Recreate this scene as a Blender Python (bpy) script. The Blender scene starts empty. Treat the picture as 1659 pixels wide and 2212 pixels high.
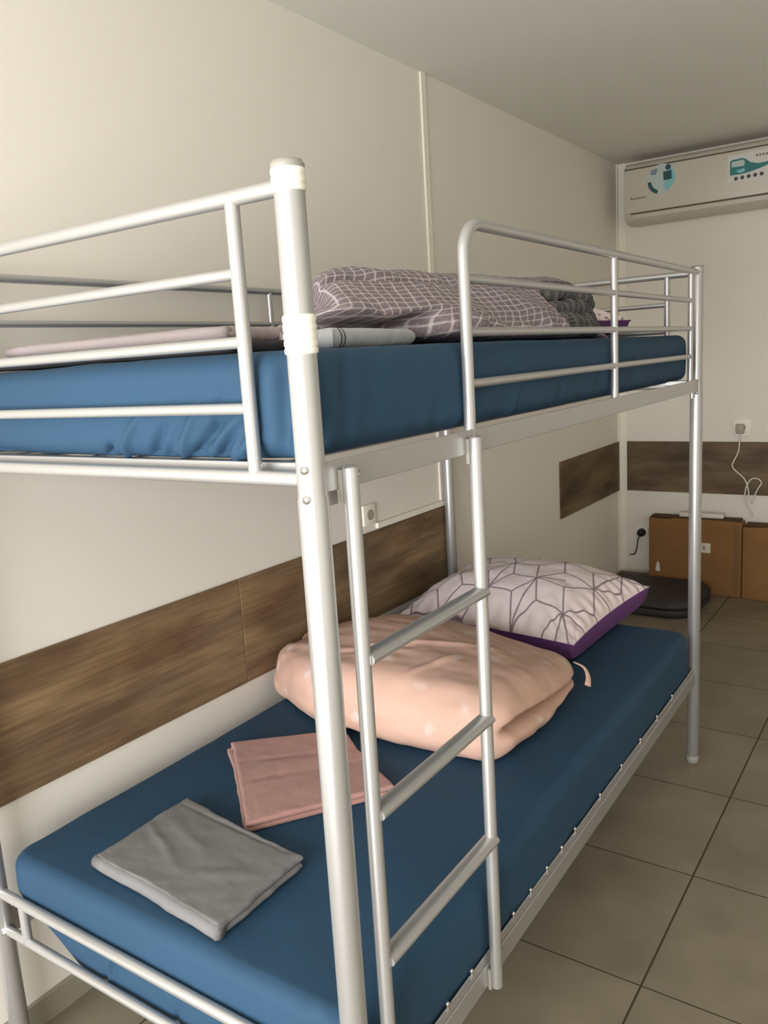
import bpy, bmesh, math, random
from mathutils import Vector, Matrix, noise

random.seed(7)
S = bpy.context.scene
COL = S.collection
PSI = math.radians(0.6016)          # the bed stands a touch off square to the wall
CP, SP = math.cos(PSI), math.sin(PSI)
L, W = 2.03, 0.9583                 # post centres
YW, XB, ZC = 1.0142, 4.2074, 2.5302  # left wall, back wall, ceiling
XF, YR = -2.55, -2.6                # front wall (behind the camera), right wall


# ------------------------------------------------------------------ materials
def lin(c):
    return tuple(((v / 255.0) / 12.92 if v / 255.0 <= 0.04045 else ((v / 255.0 + 0.055) / 1.055) ** 2.4) for v in c)


def mat(name, rgb, rough=0.6, metal=0.0, spec=0.5, bump=0.0, bscale=200.0, var=0.0, vscale=4.0, sheen=0.0, coat=0.0):
    m = bpy.data.materials.new(name)
    m.use_nodes = True
    nt = m.node_tree
    b = nt.nodes['Principled BSDF']
    b.inputs['Roughness'].default_value = rough
    b.inputs['Metallic'].default_value = metal
    b.inputs['Specular IOR Level'].default_value = spec
    b.inputs['Sheen Weight'].default_value = sheen
    b.inputs['Coat Weight'].default_value = coat
    c = lin(rgb)
    b.inputs['Base Color'].default_value = (*c, 1)
    tc = nt.nodes.new('ShaderNodeTexCoord')
    if var > 0:
        n = nt.nodes.new('ShaderNodeTexNoise')
        n.inputs['Scale'].default_value = vscale
        n.inputs['Detail'].default_value = 5
        nt.links.new(tc.outputs['Object'], n.inputs['Vector'])
        r = nt.nodes.new('ShaderNodeMapRange')
        r.inputs['From Min'].default_value = 0.3
        r.inputs['From Max'].default_value = 0.7
        r.inputs['To Min'].default_value = 1 - var
        r.inputs['To Max'].default_value = 1 + var
        nt.links.new(n.outputs['Fac'], r.inputs['Value'])
        mx = nt.nodes.new('ShaderNodeVectorMath')
        mx.operation = 'SCALE'
        mx.inputs[0].default_value = c
        nt.links.new(r.outputs['Result'], mx.inputs['Scale'])
        nt.links.new(mx.outputs['Vector'], b.inputs['Base Color'])
    if bump > 0:
        n2 = nt.nodes.new('ShaderNodeTexNoise')
        n2.inputs['Scale'].default_value = bscale
        n2.inputs['Detail'].default_value = 3
        nt.links.new(tc.outputs['Object'], n2.inputs['Vector'])
        bp = nt.nodes.new('ShaderNodeBump')
        bp.inputs['Strength'].default_value = bump
        bp.inputs['Distance'].default_value = 0.004
        nt.links.new(n2.outputs['Fac'], bp.inputs['Height'])
        nt.links.new(bp.outputs['Normal'], b.inputs['Normal'])
    return m


def ramp(nt, stops):
    r = nt.nodes.new('ShaderNodeValToRGB')
    e = r.color_ramp.elements
    while len(e) < len(stops):
        e.new(0.5)
    for i, (p, c) in enumerate(stops):
        e[i].position = p
        e[i].color = (*lin(c), 1)
    return r


def wood_mat(name, shift=(0, 0, 0), tone=1.0):
    m = bpy.data.materials.new(name)
    m.use_nodes = True
    nt = m.node_tree
    b = nt.nodes['Principled BSDF']
    b.inputs['Roughness'].default_value = 0.55
    b.inputs['Specular IOR Level'].default_value = 0.35
    tc = nt.nodes.new('ShaderNodeTexCoord')
    mp = nt.nodes.new('ShaderNodeMapping')
    mp.inputs['Location'].default_value = shift
    mp.inputs['Scale'].default_value = (1.0, 1.0, 5.0)
    nt.links.new(tc.outputs['Object'], mp.inputs['Vector'])
    n1 = nt.nodes.new('ShaderNodeTexNoise')
    n1.inputs['Scale'].default_value = 1.6
    n1.inputs['Detail'].default_value = 7
    n1.inputs['Distortion'].default_value = 0.6
    n1.inputs['Roughness'].default_value = 0.62
    nt.links.new(mp.outputs['Vector'], n1.inputs['Vector'])
    r1 = ramp(nt, [(q, tuple(v * (tone ** 0.75) for v in c)) for q, c in ((0.25, (106, 87, 66)), (0.43, (134, 111, 84)), (0.57, (154, 128, 95)), (0.74, (174, 146, 108)))])
    nt.links.new(n1.outputs['Fac'], r1.inputs['Fac'])
    mp2 = nt.nodes.new('ShaderNodeMapping')
    mp2.inputs['Location'].default_value = shift
    mp2.inputs['Scale'].default_value = (6.0, 6.0, 140.0)
    nt.links.new(tc.outputs['Object'], mp2.inputs['Vector'])
    n2 = nt.nodes.new('ShaderNodeTexNoise')
    n2.inputs['Scale'].default_value = 1.0
    n2.inputs['Detail'].default_value = 4
    nt.links.new(mp2.outputs['Vector'], n2.inputs['Vector'])
    r2 = ramp(nt, [(0.3, (200, 196, 190)), (0.7, (255, 255, 255))])
    nt.links.new(n2.outputs['Fac'], r2.inputs['Fac'])
    mx = nt.nodes.new('ShaderNodeMix')
    mx.data_type = 'RGBA'
    mx.blend_type = 'MULTIPLY'
    mx.inputs['Factor'].default_value = 0.75
    nt.links.new(r1.outputs['Color'], mx.inputs['A'])
    nt.links.new(r2.outputs['Color'], mx.inputs['B'])
    n3 = nt.nodes.new('ShaderNodeTexNoise')
    n3.inputs['Scale'].default_value = 5.0
    n3.inputs['Detail'].default_value = 2
    mp3 = nt.nodes.new('ShaderNodeMapping')
    mp3.inputs['Location'].default_value = shift
    mp3.inputs['Scale'].default_value = (0.6, 0.6, 1.6)
    nt.links.new(tc.outputs['Object'], mp3.inputs['Vector'])
    nt.links.new(mp3.outputs['Vector'], n3.inputs['Vector'])
    r3 = ramp(nt, [(0.30, (178, 160, 148)), (0.62, (255, 255, 255))])
    nt.links.new(n3.outputs['Fac'], r3.inputs['Fac'])
    mx2 = nt.nodes.new('ShaderNodeMix')
    mx2.data_type = 'RGBA'
    mx2.blend_type = 'MULTIPLY'
    mx2.inputs['Factor'].default_value = 0.8
    nt.links.new(mx.outputs['Result'], mx2.inputs['A'])
    nt.links.new(r3.outputs['Color'], mx2.inputs['B'])
    nt.links.new(mx2.outputs['Result'], b.inputs['Base Color'])
    return m


def tile_mat():
    m = bpy.data.materials.new('floor_tiles')
    m.use_nodes = True
    nt = m.node_tree
    b = nt.nodes['Principled BSDF']
    T = 0.4771
    tc = nt.nodes.new('ShaderNodeTexCoord')
    sep = nt.nodes.new('ShaderNodeSeparateXYZ')
    nt.links.new(tc.outputs['Object'], sep.inputs[0])

    def math_(op, a, bv=None, c=None):
        n = nt.nodes.new('ShaderNodeMath')
        n.operation = op
        for i, v in enumerate((a, bv, c)):
            if v is None:
                continue
            if isinstance(v, (int, float)):
                n.inputs[i].default_value = v
            else:
                nt.links.new(v, n.inputs[i])
        return n.outputs[0]

    def line(axis, off, half):
        u = math_('DIVIDE', math_('SUBTRACT', sep.outputs[axis], off), T)
        fr = math_('ABSOLUTE', math_('SUBTRACT', math_('FRACT', math_('ADD', u, 100.5)), 0.5))
        return math_('LESS_THAN', math_('MULTIPLY', fr, T), half), math_('FLOOR', math_('ADD', u, 100.0))

    lx, ix = line('X', 0.8861, 0.0020)
    ly, iy = line('Y', -0.1461, 0.0026)
    grout = math_('MAXIMUM', lx, ly)
    n = nt.nodes.new('ShaderNodeTexNoise')
    n.inputs['Scale'].default_value = 5.0
    n.inputs['Detail'].default_value = 6
    nt.links.new(tc.outputs['Object'], n.inputs['Vector'])
    r = ramp(nt, [(0.3, (126, 116, 99)), (0.7, (145, 134, 115))])
    nt.links.new(n.outputs['Fac'], r.inputs['Fac'])
    wn = nt.nodes.new('ShaderNodeTexWhiteNoise')
    wn.noise_dimensions = '2D'
    cb = nt.nodes.new('ShaderNodeCombineXYZ')
    nt.links.new(ix, cb.inputs[0])
    nt.links.new(iy, cb.inputs[1])
    nt.links.new(cb.outputs[0], wn.inputs['Vector'])
    sc = math_('ADD', math_('MULTIPLY', wn.outputs['Value'], 0.1), 0.93)
    vm = nt.nodes.new('ShaderNodeVectorMath')
    vm.operation = 'SCALE'
    nt.links.new(r.outputs['Color'], vm.inputs[0])
    nt.links.new(sc, vm.inputs['Scale'])
    mx = nt.nodes.new('ShaderNodeMix')
    mx.data_type = 'RGBA'
    nt.links.new(grout, mx.inputs['Factor'])
    nt.links.new(vm.outputs['Vector'], mx.inputs['A'])
    mx.inputs['B'].default_value = (*lin((70, 60, 46)), 1)
    nt.links.new(mx.outputs['Result'], b.inputs['Base Color'])
    rr = math_('ADD', math_('MULTIPLY', grout, 0.35), 0.42)
    nt.links.new(rr, b.inputs['Roughness'])
    b.inputs['Specular IOR Level'].default_value = 0.35
    bp = nt.nodes.new('ShaderNodeBump')
    bp.inputs['Strength'].default_value = 0.5
    bp.inputs['Distance'].default_value = 0.002
    inv = math_('SUBTRACT', 1.0, grout)
    nt.links.new(inv, bp.inputs['Height'])
    nt.links.new(bp.outputs['Normal'], b.inputs['Normal'])
    return m


def plaid_mat(name, base, line_c, sp=0.026, wl=0.085, skew=0.0):
    """woven check: thin pale lines both ways, driven by the cloth's own UVs (metres)"""
    m = bpy.data.materials.new(name)
    m.use_nodes = True
    nt = m.node_tree
    b = nt.nodes['Principled BSDF']
    b.inputs['Roughness'].default_value = 0.9
    b.inputs['Specular IOR Level'].default_value = 0.2
    uv = nt.nodes.new('ShaderNodeUVMap')
    sep = nt.nodes.new('ShaderNodeSeparateXYZ')
    nt.links.new(uv.outputs['UV'], sep.inputs[0])

    def M(op, a, bv=None):
        n = nt.nodes.new('ShaderNodeMath')
        n.operation = op
        for i, v in enumerate((a, bv)):
            if v is None:
                continue
            if isinstance(v, (int, float)):
                n.inputs[i].default_value = v
            else:
                nt.links.new(v, n.inputs[i])
        return n.outputs[0]

    def bars(o, s, w):
        f = M('ABSOLUTE', M('SUBTRACT', M('FRACT', M('ADD', M('DIVIDE', o, s), 100.5)), 0.5))
        r = nt.nodes.new('ShaderNodeMapRange')
        r.inputs['From Min'].default_value = w
        r.inputs['From Max'].default_value = w * 1.9
        r.inputs['To Min'].default_value = 1
        r.inputs['To Max'].default_value = 0
        nt.links.new(f, r.inputs['Value'])
        return r.outputs['Result']

    a = bars(sep.outputs['X'], sp, wl)
    c = bars(sep.outputs['Y'], sp * 0.56, wl * 1.5)
    fac = M('MINIMUM', M('ADD', M('MULTIPLY', a, 0.8), M('MULTIPLY', c, 0.6)), 1.0)
    n = nt.nodes.new('ShaderNodeTexNoise')
    n.inputs['Scale'].default_value = 160
    nt.links.new(uv.outputs['UV'], n.inputs['Vector'])
    r = ramp(nt, [(0.3, tuple(int(v * 0.86) for v in base)), (0.7, tuple(min(255, int(v * 1.1)) for v in base))])
    nt.links.new(n.outputs['Fac'], r.inputs['Fac'])
    mx = nt.nodes.new('ShaderNodeMix')
    mx.data_type = 'RGBA'
    nt.links.new(fac, mx.inputs['Factor'])
    nt.links.new(r.outputs['Color'], mx.inputs['A'])
    mx.inputs['B'].default_value = (*lin(line_c), 1)
    nt.links.new(mx.outputs['Result'], b.inputs['Base Color'])
    return m


def ink_mat(name, base, ink):
    """printed cloth: the print is a mesh attribute 'ink'"""
    m = bpy.data.materials.new(name)
    m.use_nodes = True
    nt = m.node_tree
    b = nt.nodes['Principled BSDF']
    b.inputs['Roughness'].default_value = 0.75
    b.inputs['Specular IOR Level'].default_value = 0.25
    at = nt.nodes.new('ShaderNodeAttribute')
    at.attribute_name = 'ink'
    mx = nt.nodes.new('ShaderNodeMix')
    mx.data_type = 'RGBA'
    nt.links.new(at.outputs['Fac'], mx.inputs['Factor'])
    mx.inputs['A'].default_value = (*lin(base), 1)
    mx.inputs['B'].default_value = (*lin(ink), 1)
    nt.links.new(mx.outputs['Result'], b.inputs['Base Color'])
    return m


def floral_mat(name, base, spot):
    m = bpy.data.materials.new(name)
    m.use_nodes = True
    nt = m.node_tree
    b = nt.nodes['Principled BSDF']
    b.inputs['Roughness'].default_value = 0.7
    b.inputs['Specular IOR Level'].default_value = 0.25
    tc = nt.nodes.new('ShaderNodeTexCoord')
    v = nt.nodes.new('ShaderNodeTexVoronoi')
    v.inputs['Scale'].default_value = 9.5
    nt.links.new(tc.outputs['Object'], v.inputs['Vector'])
    n = nt.nodes.new('ShaderNodeTexNoise')
    n.inputs['Scale'].default_value = 40
    n.inputs['Detail'].default_value = 3
    nt.links.new(tc.outputs['Object'], n.inputs['Vector'])
    ad = nt.nodes.new('ShaderNodeMath')
    ad.operation = 'MULTIPLY_ADD'
    nt.links.new(n.outputs['Fac'], ad.inputs[0])
    ad.inputs[1].default_value = 0.45
    nt.links.new(v.outputs['Distance'], ad.inputs[2])
    r = nt.nodes.new('ShaderNodeMapRange')
    r.inputs['From Min'].default_value = 0.33
    r.inputs['From Max'].default_value = 0.47
    r.inputs['To Min'].default_value = 0.75
    r.inputs['To Max'].default_value = 0.0
    nt.links.new(ad.outputs[0], r.inputs['Value'])
    mx = nt.nodes.new('ShaderNodeMix')
    mx.data_type = 'RGBA'
    nt.links.new(r.outputs['Result'], mx.inputs['Factor'])
    mx.inputs['A'].default_value = (*lin(base), 1)
    mx.inputs['B'].default_value = (*lin(spot), 1)
    nt.links.new(mx.outputs['Result'], b.inputs['Base Color'])
    return m


M_WALL = mat('wall_paint', (235, 229, 218), 0.65, bump=0.06, bscale=60, spec=0.3)
M_CEIL = mat('ceiling_paint', (226, 224, 214), 0.8, bump=0.05, bscale=60, spec=0.2)
M_TRIM = mat('white_pvc_trim', (244, 238, 224), 0.5)
M_BASE = mat('baseboard_tile', (150, 143, 126), 0.5, var=0.06)
M_TILE = tile_mat()
M_WOOD = wood_mat('oak_laminate', (3.1, 0.3, 0.7))
M_WOOD2 = wood_mat('oak_laminate_second_board', (9.4, 5.3, 2.2))
M_WOOD3 = wood_mat('smoked_oak_laminate', (5.7, 2.9, 4.4), 0.78)
M_SILVER = mat('silver_paint', (192, 192, 191), 0.36, metal=0.68, bump=0.02, bscale=500)
M_BOLT = mat('bright_zinc', (215, 215, 210), 0.2, metal=0.9)
M_CAP = mat('grey_plastic_cap', (150, 148, 138), 0.5)
M_COLLAR = mat('ivory_plastic', (238, 236, 222), 0.45)
M_SHEET = mat('blue_fitted_sheet', (42, 72, 97), 0.75, bump=0.12, bscale=700, spec=0.3, sheen=0.0, var=0.05, vscale=3)
M_PILLOW = ink_mat('lilac_print_cotton', (246, 230, 230), (118, 90, 106))
M_PURPLE = mat('purple_cotton', (112, 66, 126), 0.8, bump=0.1, bscale=500)
M_PINK = floral_mat('peach_floral_cotton', (214, 176, 158), (226, 206, 198))
M_MAUVE = mat('dusty_pink_terry', (176, 134, 126), 0.95, bump=0.5, bscale=420, spec=0.1, var=0.06, vscale=30, sheen=0.2)
M_GREY = mat('grey_sheet_cotton', (122, 121, 121), 0.85, bump=0.15, bscale=500, spec=0.2, var=0.04, vscale=12)
M_GREYT = mat('pale_grey_terry', (172, 174, 176), 0.95, bump=0.4, bscale=400, spec=0.1, sheen=0.2)
M_STRIPE = mat('charcoal_stripe', (70, 70, 76), 0.95)
M_MAUVE2 = mat('pale_mauve_terry', (172, 160, 160), 0.95, bump=0.4, bscale=400, spec=0.1)
M_BLACK = mat('black_cotton', (44, 42, 46), 0.9, bump=0.2, bscale=400)
M_PLAID = plaid_mat('mauve_check_cotton', (136, 124, 129), (202, 190, 195), sp=0.034, wl=0.058)
M_DARKP = plaid_mat('charcoal_check_cotton', (70, 70, 72), (120, 118, 120), sp=0.022, wl=0.14)
M_AC = mat('ac_plastic', (200, 193, 178), 0.4)
M_ACDARK = mat('ac_gap', (86, 78, 64), 0.6)
M_STK = mat('sticker_white', (210, 208, 200), 0.45)
M_STKP = mat('sticker_pale_blue', (184, 196, 192), 0.45)
M_TEAL = mat('sticker_teal', (40, 116, 116), 0.45)
M_TEALD = mat('sticker_dark_teal', (30, 76, 78), 0.45)
M_TEALL = mat('sticker_light_teal', (130, 190, 194), 0.45)
M_INK = mat('sticker_ink', (62, 66, 70), 0.5)
M_LAV = mat('sticker_lavender', (128, 132, 152), 0.5)
M_LOGO = mat('grey_lettering', (120, 112, 98), 0.5)
M_CARD = mat('brown_cardboard', (138, 98, 56), 0.85, var=0.07, vscale=7, bump=0.1, bscale=60)
M_CARD2 = mat('cardboard_edge', (84, 58, 34), 0.9)
M_TAPE = mat('cardboard_tape', (122, 84, 44), 0.4)
M_MAT = mat('charcoal_vinyl', (52, 50, 52), 0.6, bump=0.15, bscale=150)
M_SEAM = mat('black_seam', (20, 20, 21), 0.9)
M_WHITE = mat('white_plastic', (226, 220, 208), 0.4)
M_SOCK = mat('socket_grey', (168, 158, 142), 0.5)
M_BLK = mat('black_rubber', (24, 22, 22), 0.5)
M_PAPER = mat('cream_paper', (222, 212, 190), 0.7)


# ------------------------------------------------------------------ mesh helpers
def B(p):
    """bed coordinates -> room coordinates"""
    return Vector((p[0] * CP - p[1] * SP, p[0] * SP + p[1] * CP, p[2]))


def finish(name, bm, mats, parent=None, smooth=True, split=None):
    me = bpy.data.meshes.new(name)
    bm.normal_update()
    bm.to_mesh(me)
    bm.free()
    for mm in (mats if isinstance(mats, (list, tuple)) else [mats]):
        me.materials.append(mm)
    if smooth:
        me.polygons.foreach_set('use_smooth', [True] * len(me.polygons))
        if split:
            me.set_sharp_from_angle(angle=math.radians(split))
    o = bpy.data.objects.new(name, me)
    COL.objects.link(o)
    if parent is not None:
        o.parent = parent
    return o


def tag(o, label=None, cat=None, group=None, kind=None):
    if label:
        o['label'] = label
    if cat:
        o['category'] = cat
    if group:
        o['group'] = group
    if kind:
        o['kind'] = kind
    return o


def empty(name, loc=(0, 0, 0), rz=0.0):
    o = bpy.data.objects.new(name, None)
    o.empty_display_size = 0.1
    COL.objects.link(o)
    o.location = loc
    o.rotation_euler = (0, 0, rz)
    return o


def bed_empty(name, base):
    return empty(name, B(base), PSI)


def shift(bm, base):
    bmesh.ops.translate(bm, verts=bm.verts, vec=-Vector(base))
    return bm


def box(bm, lo, hi, mi=0, bev=0.0, seg=2):
    r = bmesh.ops.create_cube(bm, size=1.0)
    vs = r['verts']
    for v in vs:
        v.co = Vector(((lo[0] + hi[0]) / 2 + v.co.x * (hi[0] - lo[0]),
                       (lo[1] + hi[1]) / 2 + v.co.y * (hi[1] - lo[1]),
                       (lo[2] + hi[2]) / 2 + v.co.z * (hi[2] - lo[2])))
    fs = list({f for v in vs for f in v.link_faces})
    for f in fs:
        f.material_index = mi
    if bev > 0:
        es = list({e for v in vs for e in v.link_edges})
        rb = bmesh.ops.bevel(bm, geom=es, offset=bev, segments=seg, affect='EDGES', profile=0.5)
        for f in rb['faces']:
            f.material_index = mi
    return bm


def tube(bm, pts, r, n=16, cap=True, mi=0, sy=1.0):
    """round tube along pts; r may be a list; sy squashes one axis"""
    pts = [Vector(p) for p in pts]
    rs = r if isinstance(r, (list, tuple)) else [r] * len(pts)
    rings = []
    ref = None
    for i, p in enumerate(pts):
        d = (pts[min(i + 1, len(pts) - 1)] - pts[max(i - 1, 0)]).normalized()
        if ref is None:
            ref = Vector((0, 0, 1)) if abs(d.z) < 0.9 else Vector((0, 1, 0))
        x = ref - d * ref.dot(d)
        x.normalize()
        ref = x
        y = d.cross(x)
        rings.append([bm.verts.new(p + (x * math.cos(2 * math.pi * k / n) * sy + y * math.sin(2 * math.pi * k / n)) * rs[i]) for k in range(n)])
    for a, b in zip(rings, rings[1:]):
        for k in range(n):
            f = bm.faces.new((a[k], a[(k + 1) % n], b[(k + 1) % n], b[k]))
            f.material_index = mi
    if cap:
        f = bm.faces.new(rings[0][::-1])
        f.material_index = mi
        f = bm.faces.new(rings[-1])
        f.material_index = mi
    return bm


def lathe(bm, c, prof, n=24, mi=0):
    """prof: list of (radius, z) from bottom to top"""
    rings = []
    for r, z in prof:
        rings.append([bm.verts.new((c[0] + r * math.cos(2 * math.pi * k / n), c[1] + r * math.sin(2 * math.pi * k / n), z)) for k in range(n)])
    for a, b in zip(rings, rings[1:]):
        for k in range(n):
            bm.faces.new((a[k], a[(k + 1) % n], b[(k + 1) % n], b[k])).material_index = mi
    bm.faces.new(rings[0][::-1]).material_index = mi
    bm.faces.new(rings[-1]).material_index = mi
    return bm


def arc(c, r, a0, a1, ax1, ax2, n=8):
    c = Vector(c)
    return [c + Vector(ax1) * r * math.cos(a0 + (a1 - a0) * i / n) + Vector(ax2) * r * math.sin(a0 + (a1 - a0) * i / n) for i in range(n + 1)]


def bez(pts, n=8):
    """Catmull-Rom through points"""
    P = [Vector(p) for p in pts]
    P = [P[0] * 2 - P[1]] + P + [P[-1] * 2 - P[-2]]
    out = []
    for i in range(1, len(P) - 2):
        for k in range(n):
            t = k / n
            out.append(0.5 * ((2 * P[i]) + (P[i + 1] - P[i - 1]) * t + (2 * P[i - 1] - 5 * P[i] + 4 * P[i + 1] - P[i + 2]) * t * t
                              + (-P[i - 1] + 3 * P[i] - 3 * P[i + 1] + P[i + 2]) * t ** 3))
    out.append(P[-2])
    return out


def lin_list(half, n, r, nr=6):
    """coordinates from -half to half, denser in the last r"""
    a = [-half + r * i / nr for i in range(nr)]
    m = [-half + r + (2 * half - 2 * r) * i / n for i in range(n + 1)]
    return a + m + [-x for x in a[::-1]]


def softbox(dim, nxyz, rc, re, disp=None, warp=None, nr=6):
    """rounded slab, centre at origin: plan corner radius rc, top/bottom edge radius re.
    disp(p, n) -> offset vector ; warp(p) -> p"""
    a, b, c = dim[0] / 2, dim[1] / 2, dim[2] / 2
    X, Y, Z = lin_list(a, nxyz[0], re, nr), lin_list(b, nxyz[1], re, nr), lin_list(c, nxyz[2], min(re, c * 0.999), nr)
    bm = bmesh.new()
    vd = {}

    def sq2disc(dx, dy):
        l = math.hypot(dx, dy)
        return 1.0 if l < 1e-9 else max(abs(dx), abs(dy)) / l

    def place(p):
        x, y, z = p
        px, py = x, y
        ix = max(-(a - rc), min(a - rc, x))
        iy = max(-(b - rc), min(b - rc, y))
        dx, dy = x - ix, y - iy
        if dx or dy:
            k = sq2disc(dx, dy)
            if dx and dy:
                px, py = ix + dx * k, iy + dy * k
        # inward direction and distance to the side
        sx, sy = a - abs(x), b - abs(y)
        s = min(sx, sy)
        t = c - abs(z)
        if s < re and t < re:
            ddx, ddz = re - s, re - t
            k = sq2disc(ddx, ddz)
            ns, nz = re - ddx * k, re - ddz * k
            if dx and dy:
                v = Vector((-dx, -dy))
                v.normalize()
            elif sx < sy:
                v = Vector((-1 if x > 0 else 1, 0))
            else:
                v = Vector((0, -1 if y > 0 else 1))
            px += v.x * (ns - s)
            py += v.y * (ns - s)
            z = (c - nz) * (1 if z > 0 else -1)
        return Vector((px, py, z))

    def V(p):
        k = (round(p[0], 6), round(p[1], 6), round(p[2], 6))
        if k not in vd:
            vd[k] = bm.verts.new(place(p))
        return vd[k]

    def quad(q, flip):
        vs = [V(p) for p in q]
        if len(set(vs)) == 4:
            try:
                bm.faces.new(vs[::-1] if flip else vs)
            except ValueError:
                pass
    for i in range(len(X) - 1):
        for j in range(len(Y) - 1):
            for z, fl in ((c, False), (-c, True)):
                quad([(X[i], Y[j], z), (X[i + 1], Y[j], z), (X[i + 1], Y[j + 1], z), (X[i], Y[j + 1], z)], fl)
    for i in range(len(X) - 1):
        for j in range(len(Z) - 1):
            for y, fl in ((-b, False), (b, True)):
                quad([(X[i], y, Z[j]), (X[i + 1], y, Z[j]), (X[i + 1], y, Z[j + 1]), (X[i], y, Z[j + 1])], fl)
    for i in range(len(Y) - 1):
        for j in range(len(Z) - 1):
            for x, fl in ((-a, True), (a, False)):
                quad([(x, Y[i], Z[j]), (x, Y[i + 1], Z[j]), (x, Y[i + 1], Z[j + 1]), (x, Y[i], Z[j + 1])], fl)
    bm.normal_update()
    if disp:
        offs = [(v, disp(v.co.copy(), v.normal.copy())) for v in bm.verts]
        for v, o in offs:
            v.co += o
    if warp:
        for v in bm.verts:
            v.co = warp(v.co.copy())
    return bm


def fbm(p, s, seed=0.0, oct_=3):
    return noise.fractal(Vector((p[0] * s + seed, p[1] * s + seed * 1.7, p[2] * s - seed)), 1.0, 2.0, oct_)


def sstep(a, b, x):
    t = max(0.0, min(1.0, (x - a) / (b - a)))
    return t * t * (3 - 2 * t)


def gauss(x, s):
    return math.exp(-(x / s) ** 2)


# ------------------------------------------------------------------ room
def struct(name, bm, m, **k):
    o = finish(name, bm, m, **k)
    o['kind'] = 'structure'
    return o


bm = bmesh.new(); box(bm, (XF - 0.1, YR - 0.1, -0.1), (XB + 0.1, YW + 0.1, 0.0)); struct('floor', bm, M_TILE, smooth=False)
bm = bmesh.new(); box(bm, (XF - 0.1, YR - 0.1, ZC), (XB + 0.1, YW + 0.1, ZC + 0.1)); struct('ceiling', bm, M_CEIL, smooth=False)
bm = bmesh.new(); box(bm, (XF - 0.1, YW, 0), (XB + 0.1, YW + 0.1, ZC)); struct('wall_left', bm, M_WALL, smooth=False)
bm = bmesh.new(); box(bm, (XB, YR, 0), (XB + 0.1, YW, ZC)); struct('wall_back', bm, M_WALL, smooth=False)
bm = bmesh.new(); box(bm, (XF - 0.1, YR - 0.1, 0), (XB + 0.1, YR, ZC)); struct('wall_right', bm, M_WALL, smooth=False)
# front wall, behind the camera, with the window that lights the room
WY0, WY1, WZ0, WZ1 = -1.3, 0.9, 0.12, 2.1
bm = bmesh.new()
box(bm, (XF - 0.1, YR, 0), (XF, WY0, ZC))
box(bm, (XF - 0.1, WY1, 0), (XF, YW, ZC))
box(bm, (XF - 0.1, WY0, 0), (XF, WY1, WZ0))
box(bm, (XF - 0.1, WY0, WZ1), (XF, WY1, ZC))
struct('wall_front', bm, M_WALL, smooth=False)
bm = bmesh.new()
for lo, hi in (((XF - 0.08, WY0, WZ0), (XF - 0.03, WY0 + 0.05, WZ1)), ((XF - 0.08, WY1 - 0.05, WZ0), (XF - 0.03, WY1, WZ1)),
               ((XF - 0.08, WY0, WZ0), (XF - 0.03, WY1, WZ0 + 0.05)), ((XF - 0.08, WY0, WZ1 - 0.05), (XF - 0.03, WY1, WZ1))):
    box(bm, lo, hi)
struct('window_1', bm, M_TRIM, smooth=False)

# skirting
bm = bmesh.new(); box(bm, (XF, YW - 0.011, 0), (XB, YW, 0.0692), bev=0.002); struct('baseboard_left', bm, M_BASE, smooth=False)
bm = bmesh.new(); box(bm, (XB - 0.011, YR, 0), (XB, YW - 0.011, 0.0692), bev=0.002); struct('baseboard_back', bm, M_BASE, smooth=False)

# wood strips on the walls
ST, SB = 0.888, 0.571


def strip(name, lo, hi, m):
    bm = bmesh.new()
    box(bm, lo, hi, bev=0.0015, seg=1)
    return struct(name, bm, m, smooth=False)


strip('trim_1', (-0.62, YW - 0.009, SB), (0.8315, YW, ST), M_WOOD)
strip('trim_2', (0.833, YW - 0.009, SB), (2.045, YW, ST), M_WOOD2)
strip('trim_3', (3.24, YW - 0.009, 0.594), (XB - 0.03, YW, 0.902), M_WOOD3)
strip('trim_4', (XB - 0.009, YR + 0.9, 0.594), (XB, YW - 0.05, 0.902), M_WOOD3)
# vertical joint cover, cable duct, corner cover
strip('trim_5', (2.0, YW - 0.008, 0.915), (2.034, YW, ZC), M_TRIM)
strip('trim_6', (1.545, YW - 0.011, 0.893), (2.034, YW, 0.914), M_TRIM)
bm = bmesh.new()
box(bm, (XB - 0.028, YW - 0.006, 0.0692), (XB, YW, ZC))
box(bm, (XB - 0.006, YW - 0.049, 0.0692), (XB, YW - 0.006, ZC))
struct('trim_7', bm, M_TRIM, smooth=False)

# ------------------------------------------------------------------ bunk bed
bed = tag(bed_empty('bunk_bed', (0, 0, 0)), 'silver metal bunk bed with guard rails and ladder beside the left wall', 'bed')
ZT = 1.7244
RU, RL = 0.0192, 0.0205


def ribbed(z0, z1, r):
    n = 5 if z1 - z0 > 0.035 else 3
    prof = [(r - 0.001, z0)]
    h = (z1 - z0) / n
    for i in range(n):
        za = z0 + i * h
        prof += [(r + 0.0016, za + h * 0.18), (r + 0.0016, za + h * 0.7), (r + 0.0003, za + h * 0.9)]
    prof.append((r - 0.001, z1))
    return prof


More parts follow.
